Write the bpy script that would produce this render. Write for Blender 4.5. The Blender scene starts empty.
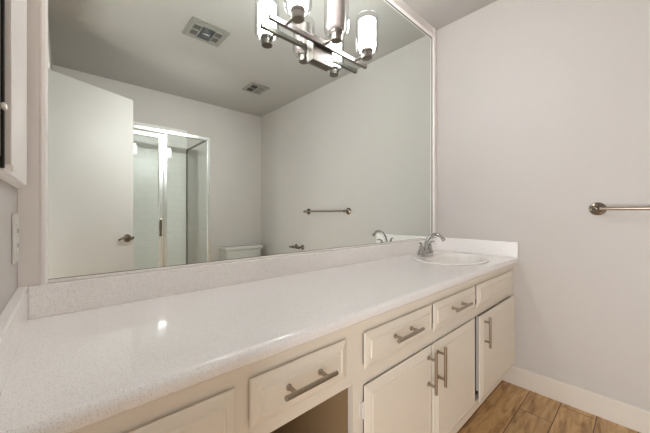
import bpy, bmesh, math, random
from mathutils import Vector, Matrix
random.seed(4)
scene = bpy.context.scene
col = scene.collection
PI = math.pi

# ------------------------------------------------------------------ camera, world, large lights, exposure
YAW = 0.8658                      # view direction, measured from +x towards the mirror wall
cam_d = bpy.data.cameras.new('camera')
cam = bpy.data.objects.new('camera', cam_d)
col.objects.link(cam)
cam_d.sensor_width = 36.0
cam_d.lens = 286.17 / 650 * 36.0
cam_d.shift_x = (325 - 308.87) / 650
cam_d.shift_y = -(216.5 - 213.75) / 650
cam_d.clip_start = 0.02
cam.location = (0.0922, -1.0299, 1.058)
cam.rotation_euler = (PI / 2, 0, YAW - PI / 2)
scene.camera = cam

world = bpy.data.worlds.new('world')
scene.world = world
world.use_nodes = True
world.node_tree.nodes['Background'].inputs[0].default_value = (1.0, 0.98, 0.95, 1)
world.node_tree.nodes['Background'].inputs[1].default_value = 0.5

DOORWAY_W = 26.0                  # daylight coming in from the bedroom through the open doorway
LAMP_STRENGTH = 57.0              # glowing frosted shades of the vanity light
ld = bpy.data.lights.new('doorway_daylight', 'AREA')
ld.shape = 'RECTANGLE'
ld.size, ld.size_y = 0.75, 1.25
ld.energy = DOORWAY_W
ld.color = (0.97, 0.98, 1.0)
lo = bpy.data.objects.new('doorway_daylight', ld)
col.objects.link(lo)
lo.location = (-0.60, -1.25, 0.70)
lo.rotation_euler = (PI / 2, 0, -PI / 2)

REAR_FILL_W = 34.0                    # added fill spot brightening the rear of the room, standing in for a flash
fd = bpy.data.lights.new('rear_fill_spot', 'SPOT')
fd.energy = REAR_FILL_W
fd.spot_size = math.radians(125)
fd.spot_blend = 1.0
fd.shadow_soft_size = 0.0
fo = bpy.data.objects.new('rear_fill_spot', fd)
col.objects.link(fo)
fo.location = (1.05, -0.95, 1.82)
fo.rotation_euler = Vector((-0.06, -1.0, -0.18)).to_track_quat('-Z', 'Y').to_euler()

scene.view_settings.view_transform = 'Standard'
scene.view_settings.look = 'None'
scene.view_settings.exposure = 0.40
scene.cycles.max_bounces = 24
scene.cycles.diffuse_bounces = 12
scene.cycles.glossy_bounces = 8
scene.cycles.transparent_max_bounces = 24
scene.view_settings.gamma = 1.0
scene.view_settings.use_curve_mapping = False

# ------------------------------------------------------------------ materials
MATS = {}
def srgb(r, g, b):
    f = lambda c: (c / 255 / 12.92) if c / 255 <= 0.04045 else ((c / 255 + 0.055) / 1.055) ** 2.4
    return (f(r), f(g), f(b), 1)

def new_mat(name):
    m = bpy.data.materials.new(name)
    m.use_nodes = True
    nt = m.node_tree
    MATS[name] = m
    return m, nt, nt.nodes['Principled BSDF']

def paint(name, rgb, rough=0.5, bump=0.0, bscale=300, vary=0.0, spec=0.5):
    m, nt, b = new_mat(name)
    b.inputs['Base Color'].default_value = srgb(*rgb)
    b.inputs['Roughness'].default_value = rough
    b.inputs['Specular IOR Level'].default_value = spec
    tc = nt.nodes.new('ShaderNodeTexCoord')
    n = nt.nodes.new('ShaderNodeTexNoise')
    n.inputs['Scale'].default_value = bscale
    n.inputs['Detail'].default_value = 3
    nt.links.new(tc.outputs['Object'], n.inputs['Vector'])
    if bump:
        bp = nt.nodes.new('ShaderNodeBump')
        bp.inputs['Strength'].default_value = bump
        bp.inputs['Distance'].default_value = 0.002
        nt.links.new(n.outputs['Fac'], bp.inputs['Height'])
        nt.links.new(bp.outputs['Normal'], b.inputs['Normal'])
    if vary:
        n2 = nt.nodes.new('ShaderNodeTexNoise')
        n2.inputs['Scale'].default_value = 4
        nt.links.new(tc.outputs['Object'], n2.inputs['Vector'])
        mr = nt.nodes.new('ShaderNodeMapRange')
        mr.inputs['To Min'].default_value = 1 - vary
        mr.inputs['To Max'].default_value = 1 + vary
        nt.links.new(n2.outputs['Fac'], mr.inputs['Value'])
        hv = nt.nodes.new('ShaderNodeHueSaturation')
        hv.inputs['Color'].default_value = srgb(*rgb)
        nt.links.new(mr.outputs['Result'], hv.inputs['Value'])
        nt.links.new(hv.outputs['Color'], b.inputs['Base Color'])
    return m

def metal(name, rgb, rough, brushed=False):
    m, nt, b = new_mat(name)
    b.inputs['Base Color'].default_value = srgb(*rgb)
    b.inputs['Metallic'].default_value = 1
    b.inputs['Roughness'].default_value = rough
    if brushed:
        tc = nt.nodes.new('ShaderNodeTexCoord')
        n = nt.nodes.new('ShaderNodeTexNoise')
        n.inputs['Scale'].default_value = 400
        nt.links.new(tc.outputs['Object'], n.inputs['Vector'])
        mr = nt.nodes.new('ShaderNodeMapRange')
        mr.inputs['To Min'].default_value = rough * 0.95
        mr.inputs['To Max'].default_value = rough * 1.05
        nt.links.new(n.outputs['Fac'], mr.inputs['Value'])
        nt.links.new(mr.outputs['Result'], b.inputs['Roughness'])
    return m

def clear_glass(name, tint, strength=1.0, rough=0.0):
    m = bpy.data.materials.new(name)
    m.use_nodes = True
    nt = m.node_tree
    nt.nodes.clear()
    out = nt.nodes.new('ShaderNodeOutputMaterial')
    tr = nt.nodes.new('ShaderNodeBsdfTransparent')
    tr.inputs[0].default_value = tint
    gl = nt.nodes.new('ShaderNodeBsdfGlossy')
    gl.inputs['Roughness'].default_value = rough
    lw = nt.nodes.new('ShaderNodeLayerWeight')
    lw.inputs['Blend'].default_value = 0.5
    pw = nt.nodes.new('ShaderNodeMath')
    pw.operation = 'POWER'
    pw.inputs[1].default_value = 5.0
    nt.links.new(lw.outputs['Facing'], pw.inputs[0])
    ml = nt.nodes.new('ShaderNodeMath')           # Schlick: 0.04 head on, rising to 1 at grazing
    ml.operation = 'MULTIPLY_ADD'
    ml.use_clamp = True
    ml.inputs[1].default_value = 0.96 * strength
    ml.inputs[2].default_value = 0.04 * strength
    mix = nt.nodes.new('ShaderNodeMixShader')
    nt.links.new(pw.outputs[0], ml.inputs[0])
    nt.links.new(ml.outputs[0], mix.inputs[0])
    nt.links.new(tr.outputs[0], mix.inputs[1])
    nt.links.new(gl.outputs[0], mix.inputs[2])
    nt.links.new(mix.outputs[0], out.inputs[0])
    MATS[name] = m
    return m

paint('wall_paint', (202, 196, 191), 0.55, 0.25, 160, 0.01)
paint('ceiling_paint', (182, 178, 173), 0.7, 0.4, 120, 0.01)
paint('trim_paint', (245, 239, 235), 0.4)
paint('door_paint', (203, 199, 195), 0.45, 0.05, 60)
paint('cabinet_paint', (238, 229, 215), 0.38, 0.08, 40, 0.015)
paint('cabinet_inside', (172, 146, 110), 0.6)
paint('porcelain', (246, 242, 238), 0.15)
paint('toilet_white', (212, 210, 204), 0.15)
paint('base_paint', (222, 214, 203), 0.4)
paint('vent_paint', (148, 146, 137), 0.5)
paint('dark_void', (22, 21, 20), 0.8)
paint('plastic_white', (226, 221, 214), 0.35)
paint('opal_unlit', (150, 139, 136), 0.3)
paint('gap_shade_and_grille', (40, 38, 36), 0.4)  # near black, for the painted shadow gap at the mirror and the fan grille
metal('nickel', (172, 161, 147), 0.28, True)
metal('dark_nickel', (132, 121, 107), 0.27, True)
metal('fixture_nickel', (124, 118, 112), 0.42, True)
metal('dark_frame', (140, 139, 134), 0.2)
metal('chrome', (184, 183, 181), 0.08)
metal('satin_chrome', (240, 240, 238), 0.25)
metal('silvering', (236, 242, 238), 0.0)
clear_glass('shower_glass', (0.975, 0.99, 0.98, 1), 1.0)
clear_glass('lamp_glass', (0.97, 0.97, 0.97, 1), 1.0)

# glowing frosted shade
m, nt, b = new_mat('opal_lit')
b.inputs['Base Color'].default_value = (0.9, 0.9, 0.9, 1)
b.inputs['Roughness'].default_value = 0.4
b.inputs['Emission Color'].default_value = (0.96, 0.98, 1.0, 1)
b.inputs['Emission Strength'].default_value = LAMP_STRENGTH

# speckled solid surface
m, nt, b = new_mat('speckled_counter')
tc = nt.nodes.new('ShaderNodeTexCoord')
def speck(scale, lo_, hi_):
    v = nt.nodes.new('ShaderNodeTexNoise')
    v.inputs['Scale'].default_value = scale
    v.inputs['Detail'].default_value = 2
    nt.links.new(tc.outputs['Object'], v.inputs['Vector'])
    r = nt.nodes.new('ShaderNodeValToRGB')
    r.color_ramp.elements[0].position = lo_
    r.color_ramp.elements[1].position = hi_
    nt.links.new(v.outputs['Fac'], r.inputs['Fac'])
    return r
base = nt.nodes.new('ShaderNodeMix'); base.data_type = 'RGBA'
base.inputs['A'].default_value = srgb(252, 249, 247)
base.inputs['B'].default_value = srgb(212, 201, 197)
s1 = speck(520, 0.56, 0.72)
nt.links.new(s1.outputs['Color'], base.inputs['Factor'])
mx2 = nt.nodes.new('ShaderNodeMix'); mx2.data_type = 'RGBA'
mx2.inputs['B'].default_value = srgb(240, 235, 232)
s2 = speck(420, 0.58, 0.70)
mp = nt.nodes.new('ShaderNodeMapping'); mp.inputs['Location'].default_value = (3, 7, 2)
nt.links.new(tc.outputs['Object'], mp.inputs['Vector'])
nt.links.new(mp.outputs['Vector'], s2.inputs['Fac'].links[0].from_node.inputs['Vector'])
nt.links.new(s2.outputs['Color'], mx2.inputs['Factor'])
nt.links.new(base.outputs['Result'], mx2.inputs['A'])
nt.links.new(mx2.outputs['Result'], b.inputs['Base Color'])
b.inputs['Roughness'].default_value = 0.07
b.inputs['Specular IOR Level'].default_value = 0.65

# wood-look plank floor: rows along x, 0.14 m wide
m, nt, b = new_mat('oak_planks')
tc = nt.nodes.new('ShaderNodeTexCoord')
sep = nt.nodes.new('ShaderNodeSeparateXYZ')
nt.links.new(tc.outputs['Object'], sep.inputs[0])
def mth(op, a, b_=None, c=None):
    n = nt.nodes.new('ShaderNodeMath'); n.operation = op
    for i, v in enumerate((a, b_, c)):
        if v is None: continue
        if isinstance(v, (int, float)): n.inputs[i].default_value = v
        else: nt.links.new(v, n.inputs[i])
    return n.outputs[0]
rowf = mth('DIVIDE', mth('ADD', sep.outputs['Y'], 0.585), 0.141)
row = mth('FLOOR', rowf)
fy = mth('SUBTRACT', rowf, row)
xoff = mth('SUBTRACT', mth('ADD', mth('MULTIPLY', row, -0.20), 1.77), mth('MULTIPLY', mth('GREATER_THAN', row, -0.5), 0.6))       # joints: x=1.97 in row -1, x=2.17 in row -2
xf = mth('DIVIDE', mth('SUBTRACT', sep.outputs['X'], xoff), 1.22)
pk = mth('FLOOR', xf)
fx = mth('SUBTRACT', xf, pk)
ey = mth('MINIMUM', fy, mth('SUBTRACT', 1.0, fy))
ex = mth('MULTIPLY', mth('MINIMUM', fx, mth('SUBTRACT', 1.0, fx)), 1.22 / 0.141)
edge = mth('MINIMUM', ex, ey)
gap = mth('LESS_THAN', edge, 0.014)
cmb = nt.nodes.new('ShaderNodeCombineXYZ')
nt.links.new(row, cmb.inputs[0]); nt.links.new(pk, cmb.inputs[1])
wn = nt.nodes.new('ShaderNodeTexWhiteNoise'); wn.noise_dimensions = '3D'
nt.links.new(cmb.outputs[0], wn.inputs['Vector'])
# stretched grain, shifted per plank
cg = nt.nodes.new('ShaderNodeCombineXYZ')
nt.links.new(mth('ADD', mth('MULTIPLY', sep.outputs['X'], 2.6), mth('MULTIPLY', wn.outputs['Value'], 40)), cg.inputs[0])
nt.links.new(mth('MULTIPLY', sep.outputs['Y'], 17.0), cg.inputs[1])
nt.links.new(mth('MULTIPLY', wn.outputs['Value'], 9), cg.inputs[2])
gn = nt.nodes.new('ShaderNodeTexNoise'); gn.inputs['Scale'].default_value = 1.6
gn.inputs['Detail'].default_value = 7; gn.inputs['Roughness'].default_value = 0.62
gn.inputs['Distortion'].default_value = 0.9
nt.links.new(cg.outputs[0], gn.inputs['Vector'])
rp = nt.nodes.new('ShaderNodeValToRGB')
els = rp.color_ramp.elements
els[0].position = 0.30; els[0].color = srgb(136, 98, 58)
els[1].position = 0.72; els[1].color = srgb(224, 190, 142)
e = els.new(0.50); e.color = srgb(196, 158, 108)
nt.links.new(gn.outputs['Fac'], rp.inputs['Fac'])
hv = nt.nodes.new('ShaderNodeHueSaturation')
nt.links.new(rp.outputs['Color'], hv.inputs['Color'])
nt.links.new(mth('ADD', mth('MULTIPLY', wn.outputs['Value'], 0.28), 0.86), hv.inputs['Value'])
mxf = nt.nodes.new('ShaderNodeMix'); mxf.data_type = 'RGBA'
nt.links.new(gap, mxf.inputs['Factor'])
nt.links.new(hv.outputs['Color'], mxf.inputs['A'])
mxf.inputs['B'].default_value = srgb(88, 60, 36)
nt.links.new(mxf.outputs['Result'], b.inputs['Base Color'])
b.inputs['Roughness'].default_value = 0.42

# shower tile
m, nt, b = new_mat('shower_tile')
tc = nt.nodes.new('ShaderNodeTexCoord')
mp = nt.nodes.new('ShaderNodeMapping')
mp.inputs['Rotation'].default_value = (PI / 2, 0, 0)
nt.links.new(tc.outputs['Object'], mp.inputs['Vector'])
bk = nt.nodes.new('ShaderNodeTexBrick')
bk.inputs['Color1'].default_value = srgb(232, 231, 228)
bk.inputs['Color2'].default_value = srgb(230, 229, 226)
bk.inputs['Mortar'].default_value = srgb(220, 218, 213)
bk.inputs['Scale'].default_value = 1.0
bk.inputs['Brick Width'].default_value = 0.152
bk.inputs['Row Height'].default_value = 0.076
bk.inputs['Mortar Size'].default_value = 0.0025
nt.links.new(mp.outputs['Vector'], bk.inputs['Vector'])
nt.links.new(bk.outputs['Color'], b.inputs['Base Color'])
b.inputs['Roughness'].default_value = 0.32

# ------------------------------------------------------------------ mesh helpers
def quadbox(bm, lo_, hi_):
    x0, y0, z0 = lo_; x1, y1, z1 = hi_
    v = [bm.verts.new(p) for p in ((x0, y0, z0), (x1, y0, z0), (x1, y1, z0), (x0, y1, z0),
                                   (x0, y0, z1), (x1, y0, z1), (x1, y1, z1), (x0, y1, z1))]
    for f in ((0, 3, 2, 1), (4, 5, 6, 7), (0, 1, 5, 4), (1, 2, 6, 5), (2, 3, 7, 6), (3, 0, 4, 7)):
        bm.faces.new([v[i] for i in f])
    return v

def box(bm, lo_, hi_, bevel=0.0, seg=2):
    lo2 = tuple(min(a, c) for a, c in zip(lo_, hi_)); hi2 = tuple(max(a, c) for a, c in zip(lo_, hi_))
    if not bevel:
        quadbox(bm, lo2, hi2); return bm
    t = bmesh.new()
    quadbox(t, lo2, hi2)
    bmesh.ops.bevel(t, geom=t.edges[:], offset=bevel, segments=seg, affect='EDGES', profile=0.5)
    merge(bm, t)
    return bm

def merge(bm, t, mat=None):
    me = bpy.data.meshes.new('tmp')
    t.to_mesh(me); t.free()
    if mat is not None: me.transform(mat)
    bm.from_mesh(me)
    bpy.data.meshes.remove(me)

def lathe(bm, prof, seg=32, loc=(0, 0, 0), rot=None, sx=1.0, sy=1.0, closed=False):
    """prof: list of (r, z) about local z"""
    M = Matrix.Translation(loc) @ (rot.to_4x4() if rot is not None else Matrix.Identity(4))
    rings = []
    for r, z in prof:
        if r < 1e-6:
            rings.append([bm.verts.new(M @ Vector((0, 0, z)))])
        else:
            rings.append([bm.verts.new(M @ Vector((r * sx * math.cos(2 * PI * i / seg), r * sy * math.sin(2 * PI * i / seg), z))) for i in range(seg)])
    pairs = list(zip(rings[:-1], rings[1:]))
    if closed: pairs.append((rings[-1], rings[0]))
    for a, c in pairs:
        for i in range(seg):
            j = (i + 1) % seg
            if len(a) == 1 and len(c) == 1: continue
            if len(a) == 1: bm.faces.new((a[0], c[i], c[j]))
            elif len(c) == 1: bm.faces.new((a[i], a[j], c[0]))
            else: bm.faces.new((a[i], a[j], c[j], c[i]))
    return bm

def along(v):
    return Vector((0, 0, 1)).rotation_difference(Vector(v).normalized()).to_matrix()

def cyl(bm, a, c, r, seg=20, bev=0.0):
    a, c = Vector(a), Vector(c)
    L = (c - a).length
    bev = bev or r * 0.12
    lathe(bm, [(0, 0), (r - bev, 0), (r, bev), (r, L - bev), (r - bev, L), (0, L)], seg, a, along(c - a))
    return bm

def tube(bm, pts, radii, seg=14):
    pts = [Vector(p) for p in pts]
    n = len(pts)
    up = Vector((1, 0.01, 0.02)).normalized()
    rings = []
    for i, p in enumerate(pts):
        d = (pts[min(i + 1, n - 1)] - pts[max(i - 1, 0)]).normalized()
        s = d.cross(up)
        if s.length < 1e-3: s = d.cross(Vector((0, 1, 0)))
        s.normalize(); t = s.cross(d).normalized(); up = t if abs(t.dot(d)) < .9 else up
        r = radii[i] if isinstance(radii, (list, tuple)) else radii
        ra, rb = r if isinstance(r, tuple) else (r, r)
        rings.append([bm.verts.new(p + s * ra * math.cos(2 * PI * k / seg) + t * rb * math.sin(2 * PI * k / seg)) for k in range(seg)])
    for a, c in zip(rings[:-1], rings[1:]):
        for i in range(seg):
            j = (i + 1) % seg
            bm.faces.new((a[i], a[j], c[j], c[i]))
    bm.faces.new(rings[0][::-1]); bm.faces.new(rings[-1])
    return bm

def smooth_path(pts, n=8):
    P = [Vector(p) for p in pts]
    out = []
    for i in range(len(P) - 1):
        p0, p1, p2, p3 = P[max(i - 1, 0)], P[i], P[i + 1], P[min(i + 2, len(P) - 1)]
        for k in range(n):
            t = k / n
            out.append(0.5 * ((2 * p1) + (p2 - p0) * t + (2 * p0 - 5 * p1 + 4 * p2 - p3) * t * t + (3 * p1 - p0 - 3 * p2 + p3) * t ** 3))
    out.append(P[-1])
    return out

def prism(bm, poly, x0, x1, axis=0):
    """extrude a closed polygon of (a, b) along an axis (0: x with (y,z); 1: y with (x,z); 2: z with (x,y))"""
    def P(a, c, t):
        return ((t, a, c), (a, t, c), (a, c, t))[axis]
    r0 = [bm.verts.new(P(a, c, x0)) for a, c in poly]
    r1 = [bm.verts.new(P(a, c, x1)) for a, c in poly]
    n = len(poly)
    for i in range(n):
        j = (i + 1) % n
        bm.faces.new((r0[i], r0[j], r1[j], r1[i]))
    bm.faces.new(r0[::-1]); bm.faces.new(r1)
    return bm

def obj(name, bm, mat, parent=None, smooth=None):
    bmesh.ops.recalc_face_normals(bm, faces=bm.faces[:])
    me = bpy.data.meshes.new(name)
    bm.to_mesh(me); bm.free()
    me.materials.append(MATS[mat])
    if smooth is not None:
        for p in me.polygons: p.use_smooth = True
        me.set_sharp_from_angle(angle=math.radians(smooth))
    o = bpy.data.objects.new(name, me)
    col.objects.link(o)
    if parent is not None:
        o.parent = parent
        o.matrix_parent_inverse = Matrix.Translation(-world_loc(parent))
    return o

def world_loc(o):
    v = Vector(o.location)
    if o.parent is not None:
        v = v.copy()
        v += world_loc(o.parent) + o.matrix_parent_inverse.translation
    return v

def tag(o, label, cat, group=None):
    o['label'] = label; o['category'] = cat
    if group: o['group'] = group
    return o

def thing(name, label, cat, loc=(0, 0, 0), group=None):
    o = bpy.data.objects.new(name, None)
    o.empty_display_size = 0.05
    col.objects.link(o)
    o.location = loc
    return tag(o, label, cat, group)

def struct(name, bm, mat, label=None, cat=None, parent=None):
    o = obj(name, bm, mat, parent)
    if parent is None:
        o['kind'] = 'structure'
        if label: tag(o, label, cat)
    return o

# ------------------------------------------------------------------ the room (x: 0 left wall .. XR right wall; y: 0 mirror face .. -YB back wall)
XR, YB, H, YM = 2.223, 2.5286, 2.44, 0.006
T = 0.10
DY0, DY1, DH = -0.92, -1.60, 2.04        # doorway in the left wall
struct('floor', box(bmesh.new(), (-T - 1.2, -YB - T, -0.08), (XR + T, YM + T, 0)), 'oak_planks', 'oak look plank floor of the bathroom', 'floor')
struct('ceiling', box(bmesh.new(), (-T, -YB - T, H), (XR + T, YM + T, H + 0.08)), 'ceiling_paint', 'flat off white bathroom ceiling', 'ceiling')
struct('wall_front', box(bmesh.new(), (-T, YM, 0), (XR + T, YM + T, H)), 'wall_paint', 'off white wall behind the big mirror and vanity', 'wall')
struct('wall_right', box(bmesh.new(), (XR, -YB, 0), (XR + T, YM, H)), 'wall_paint', 'off white end wall carrying the towel bar', 'wall')
struct('wall_back', box(bmesh.new(), (-T, -YB - T, 0), (XR + T, -YB, H)), 'wall_paint', 'off white wall behind shower and toilet, seen in the mirror', 'wall')
bm = bmesh.new()
box(bm, (-T, DY0, 0), (0, YM, H))
box(bm, (-T, DY1, DH), (0, DY0, H))
box(bm, (-T, -YB, 0), (0, DY1, H))
struct('wall_left', bm, 'wall_paint', 'narrow strip of off white wall left of the mirror', 'wall')

def baseboard_poly(z=0.113, t=0.013):
    return [(0, 0), (t, 0), (t, z - 0.006), (t - 0.003, z - 0.001), (t - 0.006, z), (0, z)]
struct('baseboard_right', prism(bmesh.new(), [(XR - a, z) for a, z in baseboard_poly()], -YB, -0.432, 1), 'base_paint', 'white baseboard along the foot of the right wall', 'baseboard')
struct('baseboard_back', prism(bmesh.new(), [(-YB + a, z) for a, z in baseboard_poly()], 1.24, XR - 0.014, 0), 'base_paint', 'white baseboard behind the toilet', 'baseboard')
# door casing round the doorway
bm = bmesh.new()
box(bm, (0, DY0, 0), (0.014, DY0 + 0.06, DH + 0.06), 0.003)
box(bm, (0, DY1 - 0.06, 0), (0.014, DY1, DH + 0.06), 0.003)
box(bm, (0, DY1, DH), (0.014, DY0, DH + 0.06), 0.003)
struct('trim_1', bm, 'trim_paint', 'white casing around the bathroom doorway', 'trim')

# ------------------------------------------------------------------ entry door standing open (seen in the mirror)
hinge, free = Vector((0.003, -1.5445)), Vector((0.532, -1.790))
ddir = (free - hinge).normalized()
W = (free - hinge).length
nrm = Vector((-ddir.y, ddir.x))          # towards the mirror
RZ = math.atan2(ddir.y, ddir.x)
Md = Matrix.Translation((hinge.x, hinge.y, 0)) @ Matrix.Rotation(RZ, 4, 'Z')
def door_part(t, name, mat, parent=None, smooth=None):
    b2 = bmesh.new(); merge(b2, t, Md)
    return obj(name, b2, mat, parent, smooth)
t = bmesh.new(); box(t, (0, -0.035, 0.012), (W, 0, 2.022), 0.0015)
door = door_part(t, 'door_1', 'door_paint')
door['kind'] = 'structure'
tag(door, 'plain white slab door standing open, seen in the left of the mirror', 'door')
t = bmesh.new()
hx, hz = W - 0.052, 0.855
for s in (1, -1):
    y0 = 0 if s > 0 else -0.035
    lathe(t, [(0, 0), (0.033, 0), (0.033, 0.004), (0.029, 0.010), (0.014, 0.013), (0.011, 0.02), (0.011, 0.05), (0, 0.052)], 28, (hx, y0, hz), along((0, s, 0)))
    pts = smooth_path([(hx + 0.034, y0 + s * 0.030, hz + 0.010), (hx + 0.016, y0 + s * 0.045, hz - 0.003), (hx, y0 + s * 0.05, hz), (hx - 0.035, y0 + s * 0.05, hz + 0.010), (hx - 0.07, y0 + s * 0.048, hz + 0.005), (hx - 0.098, y0 + s * 0.042, hz - 0.009)], 6)
    n = len(pts)
    tube(t, pts, [(0.006 + 0.004 * math.sin(PI * i / (n - 1)), 0.008 + 0.003 * math.sin(PI * i / (n - 1))) for i in range(n)])
door_part(t, 'door_handle', 'dark_nickel', door, 40)['label'] = 'brushed nickel lever handle'
for z in (0.25, 1.02, 1.8):
    t = bmesh.new()
    cyl(t, (0.004, -0.040, z - 0.045), (0.004, -0.040, z + 0.045), 0.005)
    door_part(t, 'hinge', 'dark_nickel', door, 40)

# ------------------------------------------------------------------ shower: tiled corner, pan, framed glass enclosure
SX, SY, SH = 1.20, -1.84, 1.83
bm = bmesh.new()
box(bm, (0.0, -YB, 0.08), (SX, -YB + 0.008, 2.05))
box(bm, (0.0, -YB, 0.08), (0.008, SY - 0.02, 2.05))
struct('wall_shower', bm, 'shower_tile', 'white tiled wall inside the shower', 'tile wall')
sp = thing('shower_pan', 'white low shower pan under the glass enclosure', 'shower pan', (0.6, -2.2, 0))
bm = bmesh.new()
box(bm, (0.01, -YB + 0.01, 0.0), (SX + 0.02, SY + 0.03, 0.05), 0.006)
box(bm, (0.01, SY - 0.04, 0.04), (SX + 0.02, SY + 0.03, 0.10), 0.01)
box(bm, (SX - 0.05, -YB + 0.01, 0.04), (SX + 0.02, SY + 0.03, 0.10), 0.01)
obj('basin', bm, 'porcelain', sp)
obj('drain', lathe(bmesh.new(), [(0, 0.05), (0.045, 0.05), (0.045, 0.054), (0, 0.054)], 24, (0.55, -2.2, 0)), 'chrome', sp, 40)

en = thing('shower_enclosure', 'chrome framed glass shower enclosure reflected in the mirror, right of the open door', 'shower', (0.6, SY, 0.1))
bm = bmesh.new(); box(bm, (0.01, SY - 0.02, SH - 0.035), (SX + 0.012, SY + 0.02, SH), 0.004)
obj('header_rail', bm, 'satin_chrome', en)
bm = bmesh.new(); box(bm, (SX - 0.02, SY - 0.015, 0.1), (SX + 0.01, SY + 0.015, SH - 0.035), 0.003)
obj('corner_post', bm, 'satin_chrome', en)
bm = bmesh.new(); box(bm, (0.780, SY - 0.015, 0.1), (0.806, SY + 0.015, SH - 0.035), 0.003)
obj('middle_post', bm, 'satin_chrome', en)
bm = bmesh.new(); box(bm, (0.012, SY - 0.015, 0.1), (0.036, SY + 0.015, SH - 0.035), 0.003)
obj('wall_post', bm, 'satin_chrome', en)
bm = bmesh.new(); box(bm, (0.807, SY - 0.014, 0.1), (SX - 0.021, SY + 0.014, 0.125), 0.003)
obj('sill_rail', bm, 'satin_chrome', en)
bm = bmesh.new(); box(bm, (0.806, SY - 0.003, 0.125), (SX - 0.02, SY + 0.003, SH - 0.035))
obj('fixed_glass', bm, 'shower_glass', en)
# return panel to the back wall; chrome frame coloured dark for shade and reflections
bm = bmesh.new()
box(bm, (SX - 0.012, -YB + 0.012, SH - 0.022), (SX + 0.008, SY - 0.02, SH - 0.006), 0.003)
box(bm, (SX - 0.012, -YB + 0.012, 0.1), (SX + 0.002, -YB + 0.022, SH - 0.022), 0.002)
box(bm, (SX - 0.012, -YB + 0.030, 0.1), (SX + 0.008, SY - 0.02, 0.122), 0.003)
obj('return_frame', bm, 'dark_frame', en)['label'] = 'chrome return frame, its shaded look put into a darker colour'
bm = bmesh.new(); box(bm, (SX - 0.005, -YB + 0.030, 0.122), (SX + 0.001, SY - 0.016, SH - 0.028))
obj('return_glass', bm, 'shower_glass', en)
# hinged door
fr = bmesh.new()
box(fr, (0.040, SY - 0.012, 0.118), (0.066, SY + 0.018, SH - 0.045), 0.003)
box(fr, (0.735, SY - 0.012, 0.118), (0.776, SY + 0.018, SH - 0.045), 0.004)
box(fr, (0.066, SY - 0.012, SH - 0.085), (0.735, SY + 0.018, SH - 0.045), 0.004)
box(fr, (0.066, SY - 0.012, 0.118), (0.735, SY + 0.018, 0.15), 0.004)
sd = obj('door', fr, 'satin_chrome', en)
bm = bmesh.new(); box(bm, (0.066, SY - 0.002, 0.15), (0.735, SY + 0.004, SH - 0.085))
obj('pane', bm, 'shower_glass', sd)
bm = bmesh.new()
box(bm, (0.738, SY + 0.018, 0.855), (0.752, SY + 0.05, 0.885), 0.002)
box(bm, (0.738, SY + 0.018, 0.985), (0.752, SY + 0.05, 1.015), 0.002)
box(bm, (0.734, SY + 0.042, 0.855), (0.756, SY + 0.054, 1.015), 0.003)
obj('handle', bm, 'dark_nickel', sd)['label'] = 'dark slim pull handle'

# ------------------------------------------------------------------ toilet (only its tank shows, reflected)
to = thing('toilet', 'white toilet whose tank shows low in the mirror beside the shower', 'toilet', (1.87, -2.2, 0))
TX0, TX1 = 1.598, 2.136
bm = bmesh.new()
vs = []
for (z, dx, y1) in ((0.30, 0.05, -2.36), (0.34, 0.03, -2.345), (0.592, 0.014, -2.335)):
    x0, x1, ya, yb_ = TX0 + dx, TX1 - dx, -YB + 0.012, y1
    r = 0.03
    ring = [(x0, ya), (x1, ya)] + [(x1 - r + r * math.cos(a), yb_ - r + r * math.sin(a)) for a in (0, PI / 6, PI / 3, PI / 2)] + [(x0 + r + r * math.cos(a), yb_ - r + r * math.sin(a)) for a in (PI / 2, 2 * PI / 3, 5 * PI / 6, PI)]
    vs.append([bm.verts.new((x, y, z)) for x, y in ring])
for a, c in zip(vs[:-1], vs[1:]):
    for i in range(len(a)):
        j = (i + 1) % len(a); bm.faces.new((a[i], a[j], c[j], c[i]))
bm.faces.new(vs[0][::-1]); bm.faces.new(vs[-1])
tank = obj('tank', bm, 'toilet_white', to, 40)
bm = bmesh.new(); box(bm, (TX0, -YB + 0.008, 0.594), (TX1, -2.322, 0.634), 0.010, 4)
obj('tank_lid', bm, 'toilet_white', to, 50)
CX = 0.5 * (TX0 + TX1)
bm = bmesh.new()
prof = [(0, 0), (0.62, 0), (0.60, 0.04), (0.50, 0.16), (0.62, 0.27), (0.96, 0.36), (1.0, 0.385), (0.95, 0.392), (0.76, 0.38), (0.55, 0.28), (0.2, 0.2), (0, 0.19)]
lathe(bm, [(r * 0.19, z) for r, z in prof], 36, (CX, -2.08, 0), None, 1.0, 1.28)
box(bm, (CX - 0.10, -2.50, 0.0), (CX + 0.10, -2.24, 0.30), 0.03, 3)
obj('bowl', bm, 'toilet_white', to, 60)
bm = bmesh.new()
lathe(bm, [(0.12, 0.394), (0.195, 0.394), (0.2, 0.402), (0.19, 0.414), (0.14, 0.414), (0.12, 0.404)], 36, (CX, -2.08, 0), None, 1.0, 1.27, True)
obj('seat', bm, 'toilet_white', to, 50)
bm = bmesh.new()
lathe(bm, [(0, 0.416), (0.192, 0.416), (0.196, 0.424), (0.18, 0.434), (0, 0.438)], 36, (CX, -2.08, 0), None, 1.0, 1.27)
box(bm, (CX - 0.09, -2.335, 0.395), (CX + 0.09, -2.30, 0.43), 0.008)
obj('seat_lid', bm, 'toilet_white', to, 50)

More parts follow.
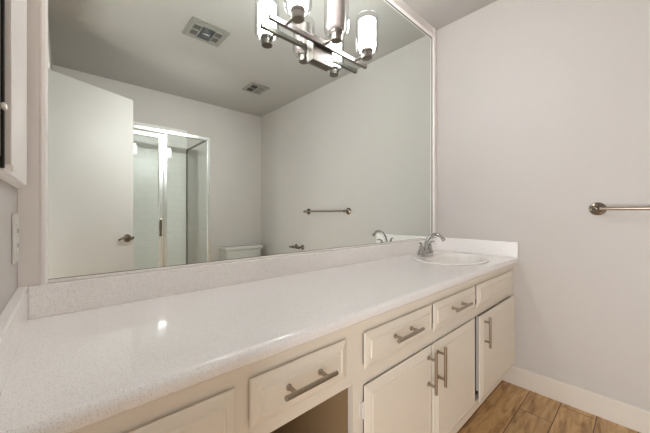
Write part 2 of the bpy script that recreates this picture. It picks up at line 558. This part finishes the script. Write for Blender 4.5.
# ------------------------------------------------------------------ ceiling vents (seen in the mirror)
def louvre_panel(bm, x0, y0, x1, y1, n, tilt, z=H - 0.011, along_x=True, fill=0.85):
    for i in range(n):
        tm = bmesh.new()
        if along_x:
            yc = y0 + (y1 - y0) * (i + 0.5) / n
            wv = abs(y1 - y0) / n * fill
            quadbox(tm, (x0, -wv / 2, -0.0008), (x1, wv / 2, 0.0008))
            merge(bm, tm, Matrix.Translation((0, yc, z)) @ Matrix.Rotation(tilt, 4, 'X'))
        else:
            xc = x0 + (x1 - x0) * (i + 0.5) / n
            wv = abs(x1 - x0) / n * fill
            quadbox(tm, (-wv / 2, y0, -0.0008), (wv / 2, y1, 0.0008))
            merge(bm, tm, Matrix.Translation((xc, 0, z)) @ Matrix.Rotation(tilt, 4, 'Y'))

def vent_frame(bm, x0, y0, x1, y1, holes, z0, z1):
    """flat plate with rectangular holes, chamfered rim"""
    xs = sorted({x0, x1, *[h[0] for h in holes], *[h[2] for h in holes]})
    ys = sorted({y0, y1, *[h[1] for h in holes], *[h[3] for h in holes]})
    for xa, xb in zip(xs[:-1], xs[1:]):
        for ya, yb_ in zip(ys[:-1], ys[1:]):
            mx, my = (xa + xb) / 2, (ya + yb_) / 2
            if any(h[0] < mx < h[2] and h[1] < my < h[3] for h in holes): continue
            quadbox(bm, (xa, ya, z0), (xb, yb_, z1))

fx0, fx1, fy0, fy1 = 0.768, 1.048, -1.252, -1.022
fan = thing('exhaust_fan', 'larger square ceiling exhaust fan with dark middle grille, seen top of the mirror', 'ceiling vent', ((fx0 + fx1) / 2, (fy0 + fy1) / 2, H))
fcx, fcy = (fx0 + fx1) / 2, (fy0 + fy1) / 2
cent = (fcx - 0.048, fcy - 0.078, fcx + 0.048, fcy + 0.078)
corner = []
for sx in (-1, 1):
    for sy in (-1, 1):
        a = fcx + sx * 0.080; c_ = fcy + sy * 0.037
        corner.append((a - 0.026, c_ - 0.031, a + 0.026, c_ + 0.031))
bm = bmesh.new()
vent_frame(bm, fx0 + 0.012, fy0 + 0.012, fx1 - 0.012, fy1 - 0.012, [cent] + corner, H - 0.016, H - 0.010)
for (a, c_) in (((fx0, fy0), (fx1, fy0 + 0.012)), ((fx0, fy1 - 0.012), (fx1, fy1)), ((fx0, fy0 + 0.012), (fx0 + 0.012, fy1 - 0.012)), ((fx1 - 0.012, fy0 + 0.012), (fx1, fy1 - 0.012))):
    box(bm, (*a, H - 0.014), (*c_, H), 0.003)
obj('frame', bm, 'vent_paint', fan)
bm = bmesh.new(); box(bm, (fx0 + 0.014, fy0 + 0.014, H - 0.004), (fx1 - 0.014, fy1 - 0.014, H - 0.0005))
obj('housing', bm, 'dark_void', fan)
bm = bmesh.new(); louvre_panel(bm, cent[0], cent[1], cent[2], cent[3], 9, 1.1, H - 0.012)
obj('grille', bm, 'gap_shade_and_grille', fan)['label'] = 'dark middle grille'
bm = bmesh.new(); box(bm, (fcx - 0.026, fcy - 0.007, H - 0.020), (fcx + 0.026, fcy + 0.007, H - 0.015), 0.002)
obj('badge', bm, 'satin_chrome', fan)['label'] = 'small bright bar on the grille'
for h in corner:
    bm = bmesh.new(); louvre_panel(bm, h[0], h[1], h[2], h[3], 6, 0.0, H - 0.012, True, 0.26)
    obj('grille', bm, 'vent_paint', fan)

vx0, vx1, vy0, vy1 = 1.580, 1.802, -1.866, -1.64
reg = thing('air_register', 'smaller square ceiling air register with two dark openings, seen lower in the mirror', 'ceiling vent', ((vx0 + vx1) / 2, (vy0 + vy1) / 2, H))
vcx, vcy = (vx0 + vx1) / 2, (vy0 + vy1) / 2
holes = []
for sx in (-1, 1):
    for sy in (-1, 1):
        a, c_ = vcx + sx * 0.043, vcy + sy * 0.043
        holes.append((a - 0.037, c_ - 0.037, a + 0.037, c_ + 0.037))
bm = bmesh.new()
vent_frame(bm, vx0 + 0.01, vy0 + 0.01, vx1 - 0.01, vy1 - 0.01, holes, H - 0.012, H - 0.008)
for (a, c_) in (((vx0, vy0), (vx1, vy0 + 0.01)), ((vx0, vy1 - 0.01), (vx1, vy1)), ((vx0, vy0 + 0.01), (vx0 + 0.01, vy1 - 0.01)), ((vx1 - 0.01, vy0 + 0.01), (vx1, vy1 - 0.01))):
    box(bm, (*a, H - 0.011), (*c_, H), 0.003)
obj('frame', bm, 'vent_paint', reg)
bm = bmesh.new(); box(bm, (vx0 + 0.012, vy0 + 0.012, H - 0.003), (vx1 - 0.012, vy1 - 0.012, H - 0.0005))
obj('duct', bm, 'dark_void', reg)
for i, h in enumerate(holes):
    bm = bmesh.new(); louvre_panel(bm, h[0], h[1], h[2], h[3], 5, 0.0, H - 0.010, False, 0.06 if i < 2 else 0.66)
    obj('louvre', bm, 'vent_paint', reg)

# ------------------------------------------------------------------ towel bar and paper holder on the right wall
tb = thing('towel_bar', 'brushed nickel towel bar on the right hand wall', 'towel bar', (XR, -1.172, 1.086))
yA, yB, zb, off = -0.868, -1.475, 1.084, 0.062
bm = bmesh.new(); cyl(bm, (XR - off, yA + 0.012, zb), (XR - off, yB - 0.012, zb), 0.0085, 24)
obj('bar', bm, 'nickel', tb, 40)
for y in (yA, yB):
    bm = bmesh.new()
    lathe(bm, [(0, 0), (0.033, 0), (0.034, 0.004), (0.031, 0.009), (0.022, 0.012), (0.020, 0.016), (0.013, 0.022), (0.011, 0.04), (0.013, 0.055), (0.014, off), (0.012, off + 0.010), (0.006, off + 0.014), (0, off + 0.015)], 32, (XR, y, zb), along((-1, 0, 0)))
    obj('post', bm, 'dark_nickel', tb, 40)
ph = thing('toilet_paper_holder', 'empty brushed nickel paper holder, reflected low in the mirror', 'paper holder', (XR, -1.65, 0.66))
for y in (-1.585, -1.705):
    bm = bmesh.new()
    lathe(bm, [(0, 0), (0.029, 0), (0.030, 0.005), (0.026, 0.010), (0.015, 0.014), (0.011, 0.03), (0.013, 0.05), (0.018, 0.058), (0.018, 0.066), (0.012, 0.074), (0, 0.076)], 28, (XR, y, 0.663), along((-1, 0, 0)))
    obj('post', bm, 'dark_nickel', ph, 40)
bm = bmesh.new(); cyl(bm, (XR - 0.062, -1.575, 0.660), (XR - 0.062, -1.765, 0.660), 0.0095)
obj('roller', bm, 'dark_nickel', ph, 40)

# ------------------------------------------------------------------ vanity cabinets
FY, PY = -0.495, -0.5015           # face frame plane; back of the overlay fronts
FZ0, FZ1 = 0.10, 0.7545
XK0, XK1 = 0.372, 0.711            # knee space

def panel_front(x0, x1, z0, z1, kind, proud=0.0):
    """lipped raised front lying just proud of the face frame"""
    bm = bmesh.new()
    y0 = PY - proud
    if kind == 'drawer': prof = [(0, 0), (0, 0.0025), (0.003, 0.0045), (0.017, 0.0080), (0.020, 0.0080), (0.0215, 0.0060), (0.0255, 0.0060), (0.028, 0.0095)]
    else: prof = [(0, 0), (0, 0.0025), (0.003, 0.0045), (0.024, 0.0092), (0.026, 0.0092), (0.0275, 0.0078), (0.030, 0.0078), (0.0315, 0.0095)]
    rings = []
    for ins, d in prof:
        rings.append([bm.verts.new((x, y0 - d, z)) for x, z in ((x0 + ins, z0 + ins), (x1 - ins, z0 + ins), (x1 - ins, z1 - ins), (x0 + ins, z1 - ins))])
    for a, c in zip(rings[:-1], rings[1:]):
        for i in range(4):
            j = (i + 1) % 4; bm.faces.new((a[i], a[j], c[j], c[i]))
    bm.faces.new(rings[0][::-1]); bm.faces.new(rings[-1])
    quadbox(bm, (x0 + 0.06, y0, z0 + 0.02), (x1 - 0.02, FY + 0.02, z1 - 0.02))
    return bm

PULL_L = 0.155
def bar_pull(c, vertical, parent, L=PULL_L):
    x, z = c
    yh = PY - 0.0095
    bm = bmesh.new()
    d = Vector((0, 0, 1)) if vertical else Vector((1, 0, 0))
    ctr = Vector((x, yh - 0.030, z))
    cyl(bm, ctr - d * L / 2, ctr + d * L / 2, 0.0055, 18, 0.001)
    for s in (-1, 1):
        p = ctr + d * s * 0.048
        cyl(bm, (p.x, yh, p.z), (p.x, yh - 0.029, p.z), 0.0050, 14)
        lathe(bm, [(0, 0), (0.0075, 0), (0.0075, 0.003), (0.005, 0.005), (0, 0.005)], 16, (p.x, yh, p.z), along((0, -1, 0)))
    return obj('handle', bm, 'nickel', parent, 40)

def frame_rects(bm, x0, x1, z0, z1, holes, y0, y1):
    xs = sorted({x0, x1, *[h[0] for h in holes], *[h[2] for h in holes]})
    zs = sorted({z0, z1, *[h[1] for h in holes], *[h[3] for h in holes]})
    for xa, xb in zip(xs[:-1], xs[1:]):
        for za, zb_ in zip(zs[:-1], zs[1:]):
            mx, mz = (xa + xb) / 2, (za + zb_) / 2
            if any(h[0] < mx < h[2] and h[1] < mz < h[3] for h in holes): continue
            quadbox(bm, (xa, y0, za), (xb, y1, zb_))
    bmesh.ops.remove_doubles(bm, verts=bm.verts[:], dist=1e-5)
    # drop the internal faces left between touching blocks
    seen = {}
    for f in bm.faces:
        seen.setdefault(tuple(round(c, 4) for c in f.calc_center_median()), []).append(f)
    bmesh.ops.delete(bm, geom=[f for fs in seen.values() if len(fs) > 1 for f in fs], context='FACES')

def hinge_leaf(x, z, parent):
    bm = bmesh.new()
    box(bm, (x - 0.010, FY - 0.0022, z - 0.022), (x + 0.002, FY, z + 0.022), 0.0008)
    cyl(bm, (x + 0.0005, FY - 0.006, z - 0.024), (x + 0.0005, FY - 0.006, z + 0.024), 0.0042, 12)
    return obj('hinge', bm, 'plastic_white', parent, 40)

DZ0, DZ1 = 0.607, 0.713            # drawer fronts
RZ0, RZ1 = 0.143, 0.560            # doors

# sink base
sb = thing('sink_base_cabinet', 'cream painted sink base with three doors under the right part of the counter', 'cabinet', (1.467, -0.25, 0))
drs = [(0.750, 1.153), (1.166, 1.580), (1.604, 2.165)]
dos = [(0.751, 1.1535), (1.1605, 1.577), (1.616, 2.190)]
bm = bmesh.new()
holes = [(a + 0.004, DZ0 + 0.010, c_ - 0.012, DZ1 - 0.004) for a, c_ in drs] + [(0.7550, RZ0 + 0.010, 1.564, RZ1 - 0.003), (1.600, RZ0 + 0.003, 2.178, RZ1 - 0.002)]
frame_rects(bm, XK1, XR - 0.001, FZ0, FZ1, holes, FY, FY + 0.019)
obj('face_frame', bm, 'cabinet_paint', sb)
bm = bmesh.new()
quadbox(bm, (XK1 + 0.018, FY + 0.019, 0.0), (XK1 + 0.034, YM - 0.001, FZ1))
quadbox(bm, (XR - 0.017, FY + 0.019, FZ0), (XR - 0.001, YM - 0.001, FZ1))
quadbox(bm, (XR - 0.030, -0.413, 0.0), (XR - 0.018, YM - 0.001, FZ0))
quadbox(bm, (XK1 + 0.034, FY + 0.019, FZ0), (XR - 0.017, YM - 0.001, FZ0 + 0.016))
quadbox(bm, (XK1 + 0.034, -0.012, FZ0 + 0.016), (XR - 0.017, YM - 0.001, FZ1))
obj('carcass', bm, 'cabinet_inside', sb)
bm = bmesh.new(); box(bm, (XK1 + 0.034, -0.43, 0), (XR - 0.001, -0.414, FZ0))
obj('toe_kick', bm, 'cabinet_paint', sb)
for i, (a, c_) in enumerate(drs):
    nm = 'drawer' if i < 2 else 'false_front'
    d = obj(nm, panel_front(a, c_, DZ0, DZ1, 'drawer'), 'cabinet_paint', sb)
    if i < 2: bar_pull((0.5 * (a + c_) - 0.008, 0.667), False, d)
    else: d['label'] = 'drawer front without a handle'
for i, (a, c_) in enumerate(dos):
    d = obj('door', panel_front(a, c_, RZ0, RZ1, 'door', 0.006 if i == 2 else 0.0), 'cabinet_paint', sb)
    bar_pull(((1.112, 1.186, 1.668)[i], 0.478), True, d, 0.15)
    hx_ = a if i == 0 else c_
    if i == 0:
        for z in (0.49, 0.21): hinge_leaf(a - 0.003, z, d)

# knee space apron with a drawer
ka = thing('knee_space_drawer_unit', 'cream apron with one wide drawer above the open knee space', 'cabinet', (0.54, -0.25, 0.58))
bm = bmesh.new()
kd = (0.381, 0.671)
frame_rects(bm, XK0, XK1, 0.576, FZ1, [(kd[0] + 0.005, 0.615 + 0.012, kd[1] - 0.012, 0.717 - 0.006)], FY, FY + 0.019)
quadbox(bm, (XK0, FY + 0.019, 0.576), (XK1, FY + 0.038, 0.592))
obj('apron', bm, 'cabinet_paint', ka)
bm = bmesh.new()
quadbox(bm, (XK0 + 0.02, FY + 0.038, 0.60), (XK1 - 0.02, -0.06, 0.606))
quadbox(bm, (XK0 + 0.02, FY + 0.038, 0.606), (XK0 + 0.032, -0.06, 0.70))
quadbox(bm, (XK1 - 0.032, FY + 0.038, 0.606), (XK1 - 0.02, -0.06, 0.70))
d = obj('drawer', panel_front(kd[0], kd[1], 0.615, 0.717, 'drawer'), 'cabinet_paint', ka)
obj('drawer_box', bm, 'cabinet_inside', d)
bar_pull((0.522, 0.669), False, d)

# left base
lb = thing('drawer_base_cabinet', 'cream base cabinet at the left end of the vanity, nearest the viewer', 'cabinet', (0.186, -0.25, 0))
bm = bmesh.new()
lh = [(0.062, DZ0 + 0.012, 0.337, DZ1 - 0.006), (0.062, RZ0 + 0.012, 0.337, RZ1 - 0.003)]
frame_rects(bm, 0.001, XK0, FZ0, FZ1, lh, FY, FY + 0.019)
obj('face_frame', bm, 'cabinet_paint', lb)
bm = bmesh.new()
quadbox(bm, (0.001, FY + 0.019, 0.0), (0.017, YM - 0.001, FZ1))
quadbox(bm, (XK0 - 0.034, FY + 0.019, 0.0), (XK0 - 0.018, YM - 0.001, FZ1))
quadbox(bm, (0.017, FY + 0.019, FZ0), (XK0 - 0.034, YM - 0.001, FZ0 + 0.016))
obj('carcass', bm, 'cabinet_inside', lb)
bm = bmesh.new(); box(bm, (0.017, -0.43, 0), (XK0 - 0.034, -0.414, FZ0))
obj('toe_kick', bm, 'cabinet_paint', lb)
d = obj('drawer', panel_front(0.05, 0.349, DZ0, DZ1, 'drawer'), 'cabinet_paint', lb)
bar_pull((0.16, 0.660), False, d)
d = obj('door', panel_front(0.05, 0.349, RZ0, RZ1, 'door'), 'cabinet_paint', lb)
bar_pull((0.09, 0.478), True, d, 0.15)

# ------------------------------------------------------------------ countertop with splashes
CZ, CF, CB = 0.789, -0.5255, 0.7560
SKX, SKY, SA, SB = 1.832, -0.272, 0.254, 0.200
ct = thing('countertop', 'long white speckled countertop with a rounded front edge and low splashes', 'countertop', (1.11, -0.25, CB))
bm = bmesh.new()
R1 = 0.016
yflat = CF + R1
outer = [bm.verts.new(p) for p in ((0, yflat, CZ), (XR, yflat, CZ), (XR, YM, CZ), (0, YM, CZ))]
N = 64
inner = [bm.verts.new((SKX + (SA - 0.018) * math.cos(2 * PI * i / N), SKY + (SB - 0.018) * math.sin(2 * PI * i / N), CZ)) for i in range(N)]
edges = [bm.edges.new((outer[i], outer[(i + 1) % 4])) for i in range(4)] + [bm.edges.new((inner[i], inner[(i + 1) % N])) for i in range(N)]
bmesh.ops.triangle_fill(bm, use_beauty=True, use_dissolve=False, edges=edges)
low = [bm.verts.new((v.co.x, v.co.y, CB)) for v in inner]
for i in range(N):
    j = (i + 1) % N; bm.faces.new((inner[i], inner[j], low[j], low[i]))
nose = [(yflat - R1 * math.sin(a), CZ - R1 + R1 * math.cos(a)) for a in [PI / 2 * k / 8 for k in range(9)]]
nose += [(CF, CB + 0.012)] + [(CF + 0.012 - 0.012 * math.cos(a), CB + 0.012 - 0.012 * math.sin(a)) for a in [PI / 2 * k / 5 for k in range(1, 6)]] + [(-0.46, CB)]
l0 = [bm.verts.new((0, y, z)) for y, z in nose]; l1 = [bm.verts.new((XR, y, z)) for y, z in nose]
for i in range(len(nose) - 1): bm.faces.new((l0[i], l0[i + 1], l1[i + 1], l1[i]))
bmesh.ops.remove_doubles(bm, verts=bm.verts[:], dist=1e-5)
top = obj('slab', bm, 'speckled_counter', ct, 50)
ZS = 0.874
def splash(poly_fn, name): pass
bm = bmesh.new(); box(bm, (0.02, -0.020, CZ), (XR - 0.02, YM, ZS), 0.003)
obj('backsplash', bm, 'speckled_counter', ct)
bm = bmesh.new(); box(bm, (XR - 0.02, CF + 0.002, CZ), (XR, YM, ZS + 0.010), 0.003)
obj('side_splash', bm, 'speckled_counter', ct)
bm = bmesh.new(); box(bm, (0.0, CF + 0.004, CZ), (0.02, YM, ZS), 0.003)
obj('side_splash', bm, 'speckled_counter', ct)

# ------------------------------------------------------------------ oval drop-in sink
sk = thing('sink', 'white oval drop in sink at the right end of the counter', 'sink', (SKX, SKY, CZ))
bm = bmesh.new()
prof = [  # a, b half axes, y centre shift, z
    (SA - 0.004, SB - 0.004, 0, CZ + 0.0005), (SA, SB, 0, CZ + 0.004), (SA - 0.004, SB - 0.004, 0, CZ + 0.007), (SA - 0.014, SB - 0.014, 0, CZ + 0.009),
    (SA - 0.032, SB - 0.048, -0.030, CZ + 0.008), (SA - 0.042, SB - 0.058, -0.032, CZ + 0.003), (SA - 0.050, SB - 0.066, -0.034, CZ - 0.010),
    (SA - 0.068, SB - 0.080, -0.034, CZ - 0.07), (SA - 0.11, SB - 0.11, -0.034, CZ - 0.12), (0.07, 0.05, -0.034, CZ - 0.138), (0.022, 0.022, -0.034, CZ - 0.142)]
rings = []
for a, b_, sh, z in prof:
    rings.append([bm.verts.new((SKX + a * math.cos(2 * PI * i / N), SKY + sh + b_ * math.sin(2 * PI * i / N), z)) for i in range(N)])
for a, c_ in zip(rings[:-1], rings[1:]):
    for i in range(N):
        j = (i + 1) % N; bm.faces.new((a[i], a[j], c_[j], c_[i]))
bm.faces.new(rings[-1])
obj('basin', bm, 'porcelain', sk, 70)
obj('drain', lathe(bmesh.new(), [(0, 0.004), (0.016, 0.004), (0.021, 0.001), (0.021, -0.004), (0, -0.004)], 24, (SKX, SKY - 0.034, CZ - 0.140)), 'chrome', sk, 40)

# ------------------------------------------------------------------ faucet
FX, FYY, FZ = 1.803, -0.142, CZ + 0.0085
fa = thing('faucet', 'chrome two handle faucet with a high arched spout behind the sink', 'faucet', (FX, FYY, FZ))
bm = bmesh.new()
lathe(bm, [(0, 0), (1.0, 0), (1.0, 0.010), (0.95, 0.016), (0.8, 0.020), (0, 0.021)], 40, (FX, FYY, FZ), None, 0.082, 0.029)
obj('base', bm, 'chrome', fa, 45)
bm = bmesh.new()
lathe(bm, [(0.021, 0.016), (0.018, 0.034), (0.0125, 0.052)], 20, (FX, FYY, FZ))
pts = smooth_path([(FX, FYY, FZ + 0.045), (FX, FYY - 0.004, FZ + 0.075), (FX, FYY - 0.018, FZ + 0.105), (FX, FYY - 0.040, FZ + 0.127), (FX, FYY - 0.066, FZ + 0.136), (FX, FYY - 0.090, FZ + 0.128), (FX, FYY - 0.108, FZ + 0.110)], 6)
n = len(pts)
tube(bm, pts, [0.0105 - 0.002 * i / (n - 1) for i in range(n)], 16)
cyl(bm, pts[-1] + Vector((0, 0.003, 0.005)), pts[-1] + Vector((0, -0.008, -0.010)), 0.0112, 16)
obj('spout', bm, 'chrome', fa, 45)
for s in (-1, 1):
    bm = bmesh.new()
    hx_ = FX + s * 0.051
    lathe(bm, [(0.026, 0.012), (0.024, 0.022), (0.017, 0.036), (0.013, 0.052), (0.0125, 0.060), (0.009, 0.066), (0, 0.068)], 24, (hx_, FYY, FZ))
    lv = smooth_path([(hx_, FYY, FZ + 0.058), (hx_ + s * 0.004, FYY - 0.002, FZ + 0.074), (hx_ + s * 0.018, FYY - 0.005, FZ + 0.083), (hx_ + s * 0.040, FYY - 0.010, FZ + 0.084)], 5)
    tube(bm, lv, [(0.0085 - 0.003 * i / (len(lv) - 1), 0.006 - 0.002 * i / (len(lv) - 1)) for i in range(len(lv))], 12)
    obj('tap_handle', bm, 'chrome', fa, 45)

# ------------------------------------------------------------------ the big mirror with its painted frame
mi = thing('vanity_mirror', 'huge wall mirror in a white painted frame above the counter', 'mirror', (1.11, 0, ZS))
MX0, MX1, MZ0, MZ1 = 0.057, 2.176, ZS + 0.009, 2.368
bm = bmesh.new(); box(bm, (MX0 - 0.004, 0, ZS + 0.001), (MX1 + 0.004, 0.0055, MZ1 + 0.004))
obj('mirror_glass', bm, 'silvering', mi)
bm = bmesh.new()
box(bm, (MX1 - 0.0065, -0.0015, MZ0), (MX1, 0.0, MZ1))  # dark strips drawn in place of the shadow gap at the frame
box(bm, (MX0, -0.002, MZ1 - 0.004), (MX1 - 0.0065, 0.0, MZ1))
obj('gap_shade_strip', bm, 'gap_shade_and_grille', mi)['label'] = 'thin dark strip painted as the shadow gap along the mirror glass'
bm = bmesh.new(); box(bm, (MX0, -0.003, ZS + 0.0005), (MX1, 0.0, MZ0 - 0.001), 0.001)
obj('bottom_channel', bm, 'trim_paint', mi)
bm = bmesh.new(); box(bm, (MX0, -0.0015, MZ0 - 0.001), (MX1, 0.0, MZ0 + 0.001))
obj('bottom_line', bm, 'dark_frame', mi)['label'] = 'thin grey line under the glass'
def casing(w):
    return [(0, YM - 0.0005), (0, -0.012), (w * 0.70, -0.012), (w * 0.74, -0.016), (w * 0.80, -0.018), (w * 0.92, -0.016), (w * 0.96, -0.010), (w, -0.002), (w, YM - 0.0005)]
bm = bmesh.new(); prism(bm, [(0.001 + a, y) for a, y in casing(MX0 - 0.001)], ZS + 0.0005, H - 0.001, 2)
obj('frame_stile', bm, 'trim_paint', mi)
bm = bmesh.new(); prism(bm, [(XR - 0.001 - a, y) for a, y in casing(XR - 0.001 - MX1)], ZS + 0.0105, H - 0.001, 2)
obj('frame_stile', bm, 'trim_paint', mi)
bm = bmesh.new(); prism(bm, [(y, H - 0.001 - a) for a, y in casing(H - 0.001 - MZ1)], MX0, MX1, 0)
obj('frame_rail', bm, 'trim_paint', mi)

# ------------------------------------------------------------------ medicine cabinet on the left wall
mc = thing('medicine_cabinet', 'shallow white framed mirrored cabinet cut off by the left edge', 'medicine cabinet', (0, -0.36, 1.13))
cz0, cz1, cy0, cy1 = 1.121, 1.98, -0.70, -0.030
bm = bmesh.new()
box(bm, (0.0005, cy0, cz0), (0.016, cy1, cz0 + 0.018), 0.002)
box(bm, (0.0005, cy0, cz1 - 0.018), (0.016, cy1, cz1), 0.002)
box(bm, (0.0005, cy0, cz0 + 0.018), (0.010, cy1, cz1 - 0.018))
box(bm, (0.0005, cy1 - 0.006, cz0 + 0.018), (0.016, cy1, cz1 - 0.018), 0.001)
obj('body', bm, 'trim_paint', mc)
bm = bmesh.new()
box(bm, (0.0105, -0.303, cz0 + 0.004), (0.0205, cy1 - 0.016, cz1 - 0.004), 0.002)
d = obj('door', bm, 'trim_paint', mc)
bm = bmesh.new()
prism(bm, [(0.0205, -0.400), (0.0290, -0.400), (0.0300, -0.398), (0.0300, -0.374), (0.0280, -0.370), (0.0262, -0.360), (0.0262, -0.335), (0.0240, -0.330), (0.0225, -0.315), (0.0205, -0.304)], cz0 + 0.012, cz1 - 0.012, 2)
obj('moulding', bm, 'trim_paint', d)
bm = bmesh.new(); box(bm, (0.0105, -0.400, cz0 + 0.004), (0.0205, -0.3035, cz1 - 0.004))
obj('moulding_back', bm, 'trim_paint', d)
bm = bmesh.new(); box(bm, (0.0105, -0.412, cz0 + 0.006), (0.0222, -0.4005, cz1 - 0.012))  # black box standing in for the shaded gap beside the moulding
obj('gap_shade_fill', bm, 'dark_void', mc)['label'] = 'black strip painted as the shade in the gap between the doors'
bm = bmesh.new(); box(bm, (0.0105, -0.695, cz0 + 0.02), (0.0205, -0.4125, cz1 - 0.02))
obj('mirror_door', bm, 'silvering', mc)
bm = bmesh.new(); box(bm, (0.0206, -0.424, 1.212), (0.0262, -0.408, 1.221), 0.002)
obj('catch', bm, 'plastic_white', mc)

# ------------------------------------------------------------------ outlet on the left wall under the cabinet
ou = thing('wall_outlet', 'white outlet plate on the left wall below the mirrored cabinet', 'outlet', (0, -0.075, 1.0))
bm = bmesh.new(); box(bm, (0.0003, -0.113, 0.944), (0.0055, -0.040, 1.059), 0.002)
obj('cover_plate', bm, 'plastic_white', ou)
bm = bmesh.new(); box(bm, (0.0055, -0.094, 0.968), (0.0075, -0.060, 1.035), 0.0008)
rc = obj('receptacle', bm, 'plastic_white', ou)
for z in (0.984, 1.018):
    for y in (-0.083, -0.071):
        obj('slot', box(bmesh.new(), (0.0074, y - 0.0012, z - 0.005), (0.0078, y + 0.0012, z + 0.005)), 'dark_void', rc)

# ------------------------------------------------------------------ three-light vanity fixture mounted on the mirror
vl = thing('vanity_light', 'nickel three light bath fixture with glass cylinder shades mounted on the mirror', 'light fixture', (1.035, 0, 1.85))
bm = bmesh.new(); box(bm, (0.975, -0.024, 1.782), (1.105, -0.0003, 1.902), 0.002)
bp = obj('backplate', bm, 'fixture_nickel', vl)
for x, z in ((1.022, 1.885), (1.058, 1.800)):
    obj('screw', lathe(bmesh.new(), [(0, 0), (0.004, 0), (0.004, 0.002), (0, 0.0035)], 12, (x, -0.024, z), along((0, -1, 0))), 'dark_nickel', bp, 40)
bm = bmesh.new(); box(bm, (0.727, -0.043, 1.855), (1.351, -0.026, 1.875), 0.0015)
obj('crossbar', bm, 'fixture_nickel', vl)
LY, LZ = -0.117, 1.868
for i, x in enumerate((0.811, 1.034, 1.256)):
    bm = bmesh.new(); cyl(bm, (x, -0.040, LZ - 0.002), (x, LY + 0.02, LZ - 0.002), 0.0065, 16)
    arm = obj('lamp_arm', bm, 'fixture_nickel', vl, 40)
    bm = bmesh.new()
    lathe(bm, [(0, -0.024), (0.024, -0.024), (0.026, -0.022), (0.026, 0.004), (0.029, 0.006), (0.031, 0.010), (0.031, 0.018), (0, 0.018)], 32, (x, LY, LZ))
    obj('lamp_cup', bm, 'fixture_nickel', arm, 40)
    bm = bmesh.new()
    lathe(bm, [(0, 0.0185), (0.030, 0.0185), (0.038, 0.024), (0.0415, 0.034), (0.0415, 0.162), (0.0385, 0.162), (0.0385, 0.036), (0.030, 0.028), (0, 0.027)], 40, (x, LY, LZ))
    s = obj('frosted_shade', bm, 'opal_unlit' if i == 1 else 'opal_lit', arm, 40)
    s['label'] = 'unlit frosted inner cylinder' if i == 1 else 'glowing frosted inner cylinder'
    bm = bmesh.new()
    lathe(bm, [(0.0315, 0.010), (0.046, 0.012), (0.054, 0.020), (0.0565, 0.032), (0.0565, 0.182), (0.054, 0.182), (0.054, 0.033), (0.053, 0.023), (0.045, 0.0155), (0.0315, 0.0135)], 40, (x, LY, LZ), None, 1, 1, True)
    g = obj('clear_glass', bm, 'lamp_glass', arm, 40)
    g['label'] = 'clear outer glass cylinder'
